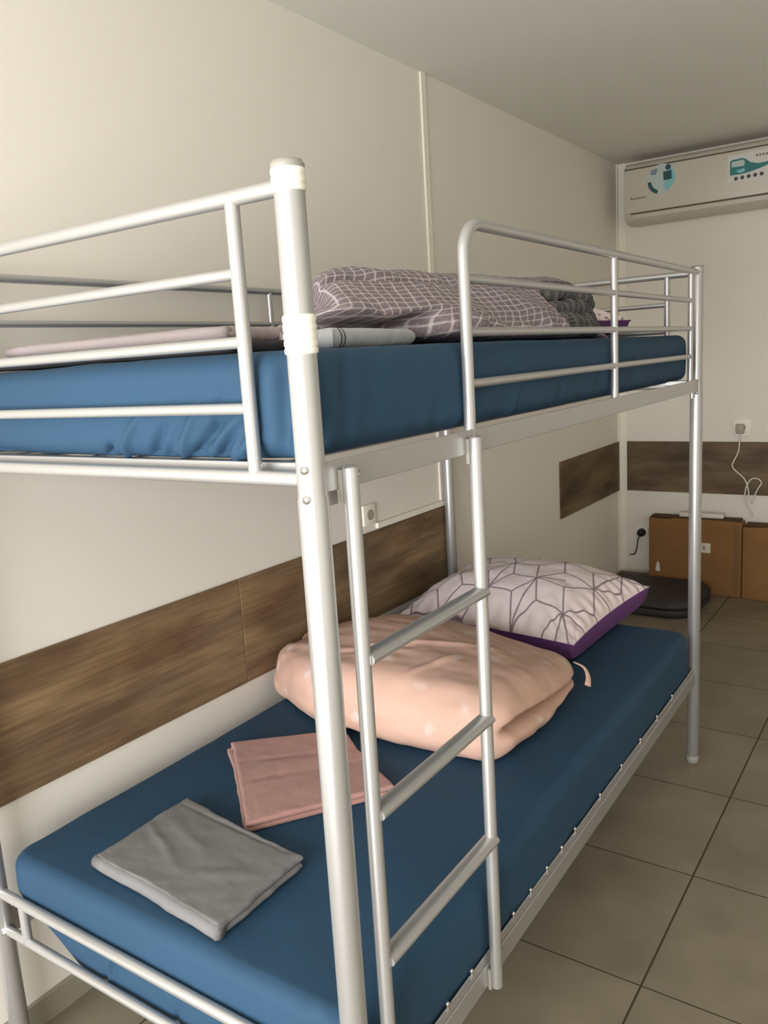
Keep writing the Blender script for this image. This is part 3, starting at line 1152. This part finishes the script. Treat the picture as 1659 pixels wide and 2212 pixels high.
# ------------------------------------------------------------------ checked duvet on the upper bunk
def plaid():
    x0, x1 = 0.20, 1.72
    base = (1.0, 0.35, ZUP)
    # section offsets from the ridge line (y, z), front foot first
    prof = bez([(-0.20, 0.002), (-0.25, 0.014), (-0.25, 0.04), (-0.20, 0.085), (-0.12, 0.135), (-0.03, 0.172), (0.06, 0.176), (0.14, 0.15), (0.19, 0.10), (0.20, 0.04), (0.17, 0.002)], 9)
    n = 150
    bm = bmesh.new()
    uvl = bm.loops.layers.uv.new('UVMap')
    # arc length
    s = [0.0]
    for a, b in zip(prof, prof[1:]):
        s.append(s[-1] + (b - a).length)
    rows = []
    for i in range(n + 1):
        t = i / n
        x = x0 + (x1 - x0) * t
        e = abs(2 * t - 1)
        f = max(0.0, 1 - e ** 14) ** (1 / 3.5)
        yr = 0.37 - 0.10 * sstep(0.2, 1.0, t)
        fz = f * (0.95 + 0.10 * t - 0.12 * sstep(0.85, 1.0, t))
        row = []
        for k, p in enumerate(prof):
            kx = 0.62 if (p.x < 0 and yr < 0.3) else 0.8 - 0.18 * sstep(0.37, 0.27, yr)
            y = max(0.105, yr + p.x * (0.5 + 0.5 * f) * (1.0 if p.x > 0 else (yr - 0.11) / 0.25))
            z = p.y * fz
            # the near end runs off skew along the view past the post
            q = Vector((x + 1.05 * max(0.0, y - 0.10) * (1 - t), y, z))
            w = 0.016 * fbm(q, 3.4, 21.0) + 0.006 * fbm(q, 9.0, 5.0)
            # long seam crease near the ridge at the near end, and tucks under the front edge
            c1 = -0.013 * gauss(y - (0.285 - 0.05 * (x - 0.3)), 0.011) * sstep(0.85, 0.6, x)
            tk = 0.010 * math.sin(x * 52 + y * 30) * sstep(0.07, 0.02, z) * sstep(0.3, 0.15, y)
            amp = min(1, z / 0.03) * f
            nv = Vector((0, -0.6, 0.8)) if y < yr else Vector((0, 0.3, 0.8))
            q += nv * (w + c1) * amp + Vector((0, -1, 0)) * tk * f
            q.y += 0.11 * sstep(1.16, 1.26, x) * sstep(0.135, 0.10, z) * (1 if y < yr else 0) * f
            q.y += 0.115 * sstep(0.60, 0.50, x) * sstep(0.07, 0.04, z) * (1 if y < yr else 0)
            q.x += 0.02 * fbm(q, 4, 31) * f
            q.z = max(q.z, 0.0005)
            row.append((bm.verts.new(q), (x + 0.10 * (s[k] - 0.2) * (1 - t) + 0.008 * fbm(q, 5, 2) + 0.9 * max(0, 0.13 - s[k]) * sstep(0.5, 0.62, x), s[k] + 0.008 * fbm(q, 5, 9))))
        rows.append(row)
    for a, b in zip(rows, rows[1:]):
        m = len(a)
        for k in range(m - 1):
            q = (a[k], b[k], b[k + 1], a[k + 1])
            f = bm.faces.new([v[0] for v in q])
            for lp, v in zip(f.loops, q):
                lp[uvl].uv = v[1]
        q = (a[m - 1], b[m - 1], b[0], a[0])
        f = bm.faces.new([v[0] for v in q])
    for row, fl in ((rows[0], False), (rows[-1], True)):
        vs = [v[0] for v in row]
        try:
            bm.faces.new(vs[::-1] if fl else vs)
        except ValueError:
            pass
    bmesh.ops.translate(bm, verts=bm.verts, vec=(0, 0, ZUP))
    bmesh.ops.recalc_face_normals(bm, faces=bm.faces)
    shift(bm, base)
    root = finish('checked_duvet', bm, M_PLAID)
    root.location = B(base)
    root.rotation_euler.z = PSI
    tag(root, 'mauve and white checked duvet bunched on the upper bunk', 'duvet')

    # dark reverse turned out at the far end: crumpled rolls
    def roll(pts, rad, seed, name='turned_back_reverse'):
        bm = bmesh.new()
        uvl = bm.loops.layers.uv.new('UVMap')
        P = bez(pts, 10)
        rings = []
        m = 36
        for i, p in enumerate(P):
            t = i / (len(P) - 1)
            r = rad * max(0.05, 1 - abs(2 * t - 1) ** 5) ** 0.5
            ring = []
            for k in range(m):
                a = 2 * math.pi * k / m
                q = p + Vector((0, math.cos(a) * r * 1.15, math.sin(a) * r))
                w = 0.014 * fbm(q, 9, seed) + 0.006 * fbm(q, 24, seed + 3)
                q += Vector((0.3 * w, math.cos(a) * w, math.sin(a) * w))
                q.z = max(q.z, ZUP + 0.0015)
                ring.append(bm.verts.new(q))
            rings.append(ring)
        for i, (a, b) in enumerate(zip(rings, rings[1:])):
            for k in range(m):
                f = bm.faces.new((a[k], a[(k + 1) % m], b[(k + 1) % m], b[k]))
                for lp, (ii, kk) in zip(f.loops, ((i, k), (i, k + 1), (i + 1, k + 1), (i + 1, k))):
                    lp[uvl].uv = (ii * 0.009, kk * 0.009)
        bm.faces.new(rings[0][::-1])
        bm.faces.new(rings[-1])
        bmesh.ops.recalc_face_normals(bm, faces=bm.faces)
        shift(bm, base)
        return finish(name, bm, M_DARKP, root)
    a = roll([(1.10, 0.165, 1.540), (1.22, 0.165, 1.548), (1.40, 0.17, 1.548), (1.54, 0.19, 1.545), (1.62, 0.22, 1.535)], 0.034, 40)
    tag(a, 'charcoal checked reverse of the duvet')
    roll([(1.20, 0.20, 1.588), (1.32, 0.185, 1.594), (1.45, 0.19, 1.594), (1.54, 0.20, 1.572), (1.58, 0.205, 1.55)], 0.027, 55)
    roll([(1.22, 0.22, 1.638), (1.36, 0.205, 1.640), (1.50, 0.21, 1.632), (1.62, 0.235, 1.605)], 0.030, 70)
    return root


plaid()


# ------------------------------------------------------------------ air conditioner
def prism_y(bm, prof, y0, y1, bev=0.0, mi=0):
    """prof: (x, z) polygon extruded along y"""
    a = [bm.verts.new((x, y0, z)) for x, z in prof]
    b = [bm.verts.new((x, y1, z)) for x, z in prof]
    n = len(prof)
    fs = [bm.faces.new((a[i], a[(i + 1) % n], b[(i + 1) % n], b[i])) for i in range(n)]
    fs += [bm.faces.new(a[::-1]), bm.faces.new(b)]
    for f in fs:
        f.material_index = mi
    bmesh.ops.recalc_face_normals(bm, faces=fs)
    if bev:
        es = list({e for f in fs[-2:] for e in f.edges})
        bmesh.ops.bevel(bm, geom=es, offset=bev, segments=4, affect='EDGES', profile=0.5)


AY0, AY1 = 0.045, 0.912
ab = (XB, (AY0 + AY1) / 2, 2.17)
ac = tag(empty('air_conditioner', ab), 'white split air conditioner with teal stickers high on the back wall', 'air conditioner')


def acpart(name, bm, m, **k):
    shift(bm, ab)
    return finish(name, bm, m, ac, **k)


xf = XB - 0.207
prof = [(XB - 0.001, 2.168)] + [(XB - 0.10, 2.158), (XB - 0.15, 2.163), (XB - 0.178, 2.175), (xf + 0.012, 2.200), (xf + 0.006, 2.225), (xf + 0.006, 2.44), (xf + 0.014, 2.466), (xf + 0.04, 2.486), (XB - 0.14, 2.492), (XB - 0.001, 2.492)]
bm = bmesh.new(); prism_y(bm, prof, AY0, AY1, 0.012)
acpart('body', bm, M_AC, split=35)
# front panel with a fine shadow gap round it
bm = bmesh.new(); box(bm, (xf - 0.001, AY0 + 0.008, 2.216), (xf + 0.008, AY1 - 0.004, 2.4475), bev=0.004, seg=3)
fp = acpart('front_panel', bm, M_AC, split=35)
bm = bmesh.new(); box(bm, (xf + 0.002, AY0 + 0.006, 2.4475), (xf + 0.012, AY1 - 0.006, 2.4545))
acpart('panel_gap', bm, M_ACDARK, smooth=False)
# outlet flap under the panel
bm = bmesh.new()
prism_y(bm, [(xf + 0.004, 2.208), (xf + 0.0035, 2.186), (xf + 0.03, 2.168), (xf + 0.07, 2.160), (xf + 0.07, 2.164), (xf + 0.032, 2.173), (xf + 0.012, 2.188), (xf + 0.012, 2.208)], AY0 + 0.06, AY1 - 0.05, 0.002)
acpart('air_flap', bm, M_AC, split=35)
bm = bmesh.new(); box(bm, (xf + 0.001, AY0 + 0.05, 2.2095), (xf + 0.01, AY1 - 0.04, 2.2155))
acpart('flap_gap', bm, M_ACDARK, smooth=False)

XS = xf - 0.0012


def flat(bm, pts, d, mi=0):
    """small printed shape on the AC front: pts (y, z), standing d in front of the panel"""
    a = [bm.verts.new((XS - d, y, z)) for y, z in pts]
    b = [bm.verts.new((XS - d + 0.0007, y, z)) for y, z in pts]
    n = len(pts)
    fs = [bm.faces.new(a), bm.faces.new(b[::-1])] + [bm.faces.new((a[i], a[(i + 1) % n], b[(i + 1) % n], b[i])) for i in range(n)]
    for f in fs:
        f.material_index = mi
    bmesh.ops.recalc_face_normals(bm, faces=fs)


def disc(y, z, r, n=28, a0=0, a1=2 * math.pi, sz=1.0):
    return [(y + r * math.cos(a0 + (a1 - a0) * k / n), z + sz * r * math.sin(a0 + (a1 - a0) * k / n)) for k in range(n + (0 if a1 - a0 > 6.2 else 1))]


def ringseg(y, z, r0, r1, a0, a1, n=16):
    o = [(y + r1 * math.cos(a0 + (a1 - a0) * k / n), z + r1 * math.sin(a0 + (a1 - a0) * k / n)) for k in range(n + 1)]
    i = [(y + r0 * math.cos(a0 + (a1 - a0) * k / n), z + r0 * math.sin(a0 + (a1 - a0) * k / n)) for k in range(n + 1)]
    return o + i[::-1]


# round sticker (its small square code is left out)
SY, SZ = 0.700, 2.375
bm = bmesh.new()
flat(bm, disc(SY, SZ, 0.078), 0.0)
stk = acpart('round_sticker', bm, M_STKP, smooth=False)
tag(stk, 'pale blue round sticker')
bm = bmesh.new(); flat(bm, ringseg(SY, SZ - 0.004, 0.056, 0.076, math.radians(-5), math.radians(-72)), 0.0008)
o = acpart('sticker_arc', bm, M_TEALD, smooth=False); 
bm = bmesh.new(); flat(bm, ringseg(SY, SZ, 0.030, 0.072, math.radians(130), math.radians(250)), 0.0006)
acpart('sticker_swirl', bm, M_TEALL, smooth=False)
bm = bmesh.new(); flat(bm, [(SY + 0.060, SZ + 0.028), (SY + 0.056, SZ + 0.050), (SY + 0.026, SZ + 0.058), (SY + 0.020, SZ + 0.046), (SY + 0.032, SZ + 0.024)], 0.0008)
acpart('sticker_emblem', bm, M_LAV, smooth=False)
bm = bmesh.new(); flat(bm, disc(SY - 0.036, SZ + 0.054, 0.015), 0.0010)
acpart('sticker_dot', bm, M_TEALD, smooth=False)
bm = bmesh.new(); flat(bm, [(SY - 0.012, SZ - 0.012), (SY - 0.010, SZ + 0.034), (SY - 0.054, SZ + 0.036), (SY - 0.056, SZ - 0.010)], 0.0010)
acpart('sticker_panel', bm, M_TEALD, smooth=False)
# feature sticker: swoosh picture with five icons
FY, FZ = 0.345, 2.365
bm = bmesh.new()
flat(bm, [(FY + 0.012, FZ - 0.070), (FY + 0.012, FZ + 0.060), (FY - 0.09, FZ + 0.066), (FY - 0.275, FZ + 0.066), (FY - 0.275, FZ - 0.045), (FY - 0.18, FZ - 0.078)], 0.0)
tag(acpart('feature_sticker', bm, M_STK, smooth=False), 'long white sticker with a teal swoosh and five dark icons')
bm = bmesh.new()
top = [(FY, FZ + 0.034), (FY - 0.01, FZ + 0.040), (FY - 0.06, FZ + 0.042), (FY - 0.075, FZ + 0.036), (FY - 0.10, FZ + 0.015), (FY - 0.135, FZ + 0.004), (FY - 0.17, FZ + 0.005), (FY - 0.21, FZ + 0.013), (FY - 0.26, FZ + 0.028)]
bot = [(FY - 0.26, FZ + 0.020), (FY - 0.21, FZ - 0.002), (FY - 0.16, FZ - 0.018), (FY - 0.11, FZ - 0.030), (FY - 0.06, FZ - 0.036), (FY - 0.0, FZ - 0.036)]
flat(bm, top + bot, 0.0006)
acpart('swoosh', bm, M_TEAL, smooth=False)
bm = bmesh.new()
flat(bm, [(FY - 0.008, FZ + 0.004), (FY - 0.008, FZ + 0.030), (FY - 0.062, FZ + 0.034), (FY - 0.072, FZ + 0.024), (FY - 0.07, FZ + 0.002)], 0.0010)
acpart('swoosh_window', bm, M_STKP, smooth=False)
bm = bmesh.new()
flat(bm, [(FY - 0.03, FZ - 0.016), (FY - 0.072, FZ - 0.008), (FY - 0.072, FZ - 0.026), (FY - 0.045, FZ - 0.030)], 0.0010)
acpart('swoosh_highlight', bm, M_TEALL, smooth=False)
for k in range(5):
    bm = bmesh.new(); flat(bm, disc(FY - 0.030 - 0.031 * k, FZ - 0.055 + 0.0012 * k, 0.0098, 18), 0.0008)
    acpart('feature_icon', bm, M_INK, smooth=False)
# illegible caption at the top right of the sticker
bm = bmesh.new()
for k in range(9):
    y = FY - 0.125 - k * 0.0155
    flat(bm, [(y, FZ + 0.038), (y, FZ + 0.049), (y - 0.010, FZ + 0.049), (y - 0.010, FZ + 0.038)], 0.0006)
acpart('sticker_caption', bm, M_LOGO, smooth=False)
# small grey maker's lettering at the lower left of the panel, too faint to read
bm = bmesh.new()
for k, (w, h) in enumerate(((0.010, 0.016), (0.008, 0.011), (0.008, 0.011), (0.009, 0.011), (0.008, 0.011), (0.008, 0.011), (0.006, 0.015), (0.008, 0.011))):
    y = 0.870 - 0.0115 * k
    z = 2.2870
    flat(bm, [(y, z), (y, z + h), (y - w * 0.35, z + h), (y - w * 0.35, z + h * 0.6), (y - w, z + h * 0.55), (y - w, z)], 0.0004)
acpart('lettering', bm, M_LOGO, smooth=False)


# ------------------------------------------------------------------ things by the back wall
def cardbox(name_label, lo, hi, flap_z=None, seam_y=None, sticker=None, torn=None):
    base = ((lo[0] + hi[0]) / 2, (lo[1] + hi[1]) / 2, lo[2])
    root = empty('cardboard_box', base)
    tag(root, name_label, 'box', 'flat cardboard boxes by the back wall')
    bm = bmesh.new()
    box(bm, lo, hi, bev=0.006, seg=3)
    # slightly bowed panels
    bmesh.ops.subdivide_edges(bm, edges=[e for e in bm.edges if e.calc_length() > 0.2], cuts=10, use_grid_fill=True)
    for v in bm.verts:
        v.co.x += 0.005 * fbm(v.co, 4, 3) * (1 if v.co.x < base[0] else 0)
        if v.co.z > hi[2] - 0.05:
            v.co.z += 0.008 * fbm((v.co.y, 0, 0), 6, 1)
    shift(bm, base)
    finish('body', bm, M_CARD, root, split=40)
    bm = bmesh.new()
    box(bm, (lo[0] + 0.004, lo[1] + 0.012, hi[2] - 0.002), (hi[0] - 0.01, hi[1] - 0.012, hi[2] + 0.006))
    for v in bm.verts:
        v.co.z += 0.004 * math.sin(v.co.y * 9)
    shift(bm, base)
    tag(finish('top_flap', bm, M_CARD2, root, smooth=False), 'dark open edge of the box flaps')
    if seam_y is not None:
        bm = bmesh.new(); box(bm, (lo[0] - 0.0022, seam_y - 0.012, lo[2] + 0.03), (lo[0] - 0.0002, seam_y + 0.012, hi[2] - 0.02))
        shift(bm, base); finish('tape', bm, M_TAPE, root, smooth=False)
    if sticker:
        y, z = sticker
        bm = bmesh.new(); box(bm, (lo[0] - 0.0035, y - 0.031, z - 0.029), (lo[0] - 0.002, y + 0.031, z + 0.029))
        shift(bm, base); lb = finish('paper_label', bm, M_PAPER, root, smooth=False)
        bm = bmesh.new(); box(bm, (lo[0] - 0.0042, y - 0.004, z - 0.012), (lo[0] - 0.0034, y + 0.014, z + 0.014))
        shift(bm, base); finish('label_mark', bm, M_SOCK, lb, smooth=False)
    if torn:
        y, z = torn
        bm = bmesh.new()
        vs = [(y + 0.014, z - 0.03), (y - 0.015, z - 0.032), (y - 0.012, z + 0.012), (y - 0.002, z + 0.034), (y + 0.008, z + 0.012)]
        a = [bm.verts.new((lo[0] - 0.005, q[0], q[1])) for q in vs]
        b = [bm.verts.new((lo[0] - 0.003, q[0], q[1])) for q in vs]
        bm.faces.new(a); bm.faces.new(b[::-1])
        for i in range(5):
            bm.faces.new((a[i], a[(i + 1) % 5], b[(i + 1) % 5], b[i]))
        bmesh.ops.recalc_face_normals(bm, faces=bm.faces)
        shift(bm, base); finish('torn_label', bm, M_WHITE, root, smooth=False)
    return root


cardbox('cardboard box with a small white label standing behind the dark floor cushion', (4.10, 0.268, 0.0), (4.19, 0.80, 0.452), seam_y=0.30, sticker=(0.470, 0.285), torn=(0.745, 0.150))
cardbox('plain cardboard box at the right edge, beside the labelled box', (4.085, -0.42, 0.0), (4.185, 0.262, 0.432))

bm = bmesh.new(); box(bm, (4.115, 0.375, 0.4605), (4.165, 0.625, 0.487), bev=0.006, seg=3)
base = (4.14, 0.50, 0.4605); shift(bm, base)
o = finish('plastic_bar', bm, M_WHITE, split=40); o.location = base
tag(o, 'long white plastic bar lying on top of the labelled cardboard box', 'plastic bar')

# dark floor cushion in the corner
def cushion():
    lo, hi = (3.555, 0.405, 0.0), (4.092, 0.985, 0.092)
    c = Vector(((lo[0] + hi[0]) / 2, (lo[1] + hi[1]) / 2, 0.046))
    dim = (hi[0] - lo[0], hi[1] - lo[1], 0.092)

    def disp(p, n):
        d = 0.004 * fbm(p, 5, 7)
        d -= 0.009 * gauss(p.z - 0.004, 0.005) * (1 - abs(n.z))
        return n * d
    bm = softbox(dim, (40, 40, 14), 0.15, 0.03, disp, nr=6)
    for v in bm.verts:
        v.co.z = max(v.co.z + 0.046, 0.0)
    o = finish('floor_cushion', bm, M_MAT)
    o.location = (c.x, c.y, 0)
    tag(o, 'dark charcoal floor cushion lying in the corner', 'cushion')
    bm = bmesh.new()
    for (x, y, dx) in ((0, -1, 0),):
        pts = []
        rc, a, b = 0.15, dim[0] / 2 - 0.006, dim[1] / 2 - 0.006
        for (cx, cy, a0) in ((a - rc, b - rc, 0), (-(a - rc), b - rc, 90), (-(a - rc), -(b - rc), 180), (a - rc, -(b - rc), 270)):
            pts += [(cx + rc * math.cos(math.radians(a0 + k * 9)), cy + rc * math.sin(math.radians(a0 + k * 9)), 0.05) for k in range(11)]
        pts.append(pts[0])
        tube(bm, pts, 0.004, 8)
    finish('seam', bm, M_SEAM, o)


cushion()


# wall sockets, plugs and leads
def socket(label, c, facing, s=0.082):
    """facing: 'x' on the back wall, 'y' on the left wall"""
    root = empty('wall_socket', c)
    tag(root, label, 'socket')
    bm = bmesh.new()
    h = s / 2
    if facing == 'x':
        box(bm, (-0.009, -h, -h), (0, h, h), bev=0.003, seg=3)
    else:
        box(bm, (-h, -0.009, -h), (h, 0, h), bev=0.003, seg=3)
    finish('cover_plate', bm, M_TRIM, root, split=40)
    bm = bmesh.new()
    for k in range(1):
        if facing == 'x':
            lathe(bm, (0, 0), [(0.019, 0), (0.021, 0.0015), (0.021, 0.003)], 24)
            bmesh.ops.rotate(bm, verts=bm.verts, cent=(0, 0, 0), matrix=Matrix.Rotation(-math.pi / 2, 3, 'Y'))
            bmesh.ops.translate(bm, verts=bm.verts, vec=(-0.009, 0, 0))
        else:
            lathe(bm, (0, 0), [(0.017, 0), (0.019, 0.0015), (0.019, 0.003)], 24)
            bmesh.ops.rotate(bm, verts=bm.verts, cent=(0, 0, 0), matrix=Matrix.Rotation(math.pi / 2, 3, 'X'))
            bmesh.ops.translate(bm, verts=bm.verts, vec=(0, -0.009, 0))
    finish('insert', bm, M_SOCK, root, split=40)
    return root


socket('white wall socket above the wood strip on the back wall', (XB, 0.300, 0.985), 'x', 0.10)
socket('small white wall socket on the left wall above the wood strip', (1.502, YW, 0.952), 'y', 0.075)
socket('wall socket low on the back wall holding the black plug', (XB, 0.872, 0.331), 'x', 0.075)

# white charger and lead on the back wall
root = tag(empty('charger_lead', (XB - 0.012, 0.304, 0.98)), 'white charger with a looping white lead hanging over the wood strip', 'charger')
bm = bmesh.new(); box(bm, (XB - 0.042, 0.284, 0.952), (XB - 0.0125, 0.328, 1.006), bev=0.006, seg=3)
shift(bm, root.location); finish('plug_body', bm, M_SOCK, root, split=40)
bm = bmesh.new()
cab = [(0.306, 0.955), (0.308, 0.913), (0.314, 0.849), (0.342, 0.782), (0.346, 0.765), (0.332, 0.741), (0.281, 0.691), (0.258, 0.635), (0.251, 0.570), (0.236, 0.548), (0.220, 0.601), (0.204, 0.637), (0.188, 0.668), (0.207, 0.693), (0.244, 0.687), (0.268, 0.640), (0.275, 0.575), (0.262, 0.535), (0.240, 0.50), (0.232, 0.47)]
tube(bm, bez([(XB - 0.016 - 0.004 * (k % 2), y, z) for k, (y, z) in enumerate(cab)], 6), 0.0042, 8)
shift(bm, root.location); finish('lead', bm, M_WHITE, root)

# black plug and lead low on the back wall
root = tag(empty('power_plug', (XB - 0.012, 0.872, 0.331)), 'black round plug with a short black lead low on the back wall', 'plug')
bm = bmesh.new()
tube(bm, [(XB - 0.0125, 0.872, 0.331), (XB - 0.03, 0.872, 0.331), (XB - 0.045, 0.873, 0.329), (XB - 0.05, 0.874, 0.327)], [0.026, 0.025, 0.021, 0.010], 20)
shift(bm, root.location); finish('plug_body', bm, M_BLK, root, split=50)
bm = bmesh.new()
tube(bm, bez([(XB - 0.044, 0.876, 0.318), (XB - 0.040, 0.889, 0.285), (XB - 0.03, 0.898, 0.235), (XB - 0.026, 0.910, 0.196), (XB - 0.026, 0.926, 0.187), (XB - 0.026, 0.944, 0.186)], 6), 0.0036, 8)
shift(bm, root.location); finish('lead', bm, M_BLK, root)

# ------------------------------------------------------------------ light
wd = bpy.data.worlds.new('World')
S.world = wd
wd.use_nodes = True
wd.node_tree.nodes['Background'].inputs['Color'].default_value = (0.85, 0.93, 1.0, 1)
wd.node_tree.nodes['Background'].inputs['Strength'].default_value = 0.6

ld = bpy.data.lights.new('window_daylight', 'AREA')
ld.shape = 'RECTANGLE'
ld.size = WY1 - WY0 - 0.1
ld.size_y = WZ1 - WZ0 - 0.1
ld.energy = 152.0
ld.color = (0.985, 0.99, 1.0)
lo = bpy.data.objects.new('window_daylight', ld)
COL.objects.link(lo)
lo.location = (XF - 0.02, (WY0 + WY1) / 2, (WZ0 + WZ1) / 2)
lo.rotation_euler = (math.radians(90), 0, math.radians(-90))

# ------------------------------------------------------------------ camera
cam = bpy.data.cameras.new('camera')
cam.sensor_fit = 'VERTICAL'
cam.sensor_height = 36.0
cam.lens = 1757.7602 / 2212 * 36.0
cam.clip_start = 0.02
co = bpy.data.objects.new('camera', cam)
COL.objects.link(co)
rt = Vector((0.56418837, -0.82343506, -0.06038359))
up = Vector((0.18557345, 0.05520453, 0.98107846))
fw = Vector((0.80452096, 0.56471866, -0.18395344))
R = Matrix((rt, up, -fw)).transposed()
co.matrix_world = Matrix.Translation((-0.79875388, -0.67129676, 1.49178581)) @ R.to_4x4()
S.camera = co

S.view_settings.view_transform = 'Standard'
S.view_settings.look = 'None'
S.view_settings.gamma = 1.0
S.view_settings.exposure = 0.0
S.view_settings.use_curve_mapping = False
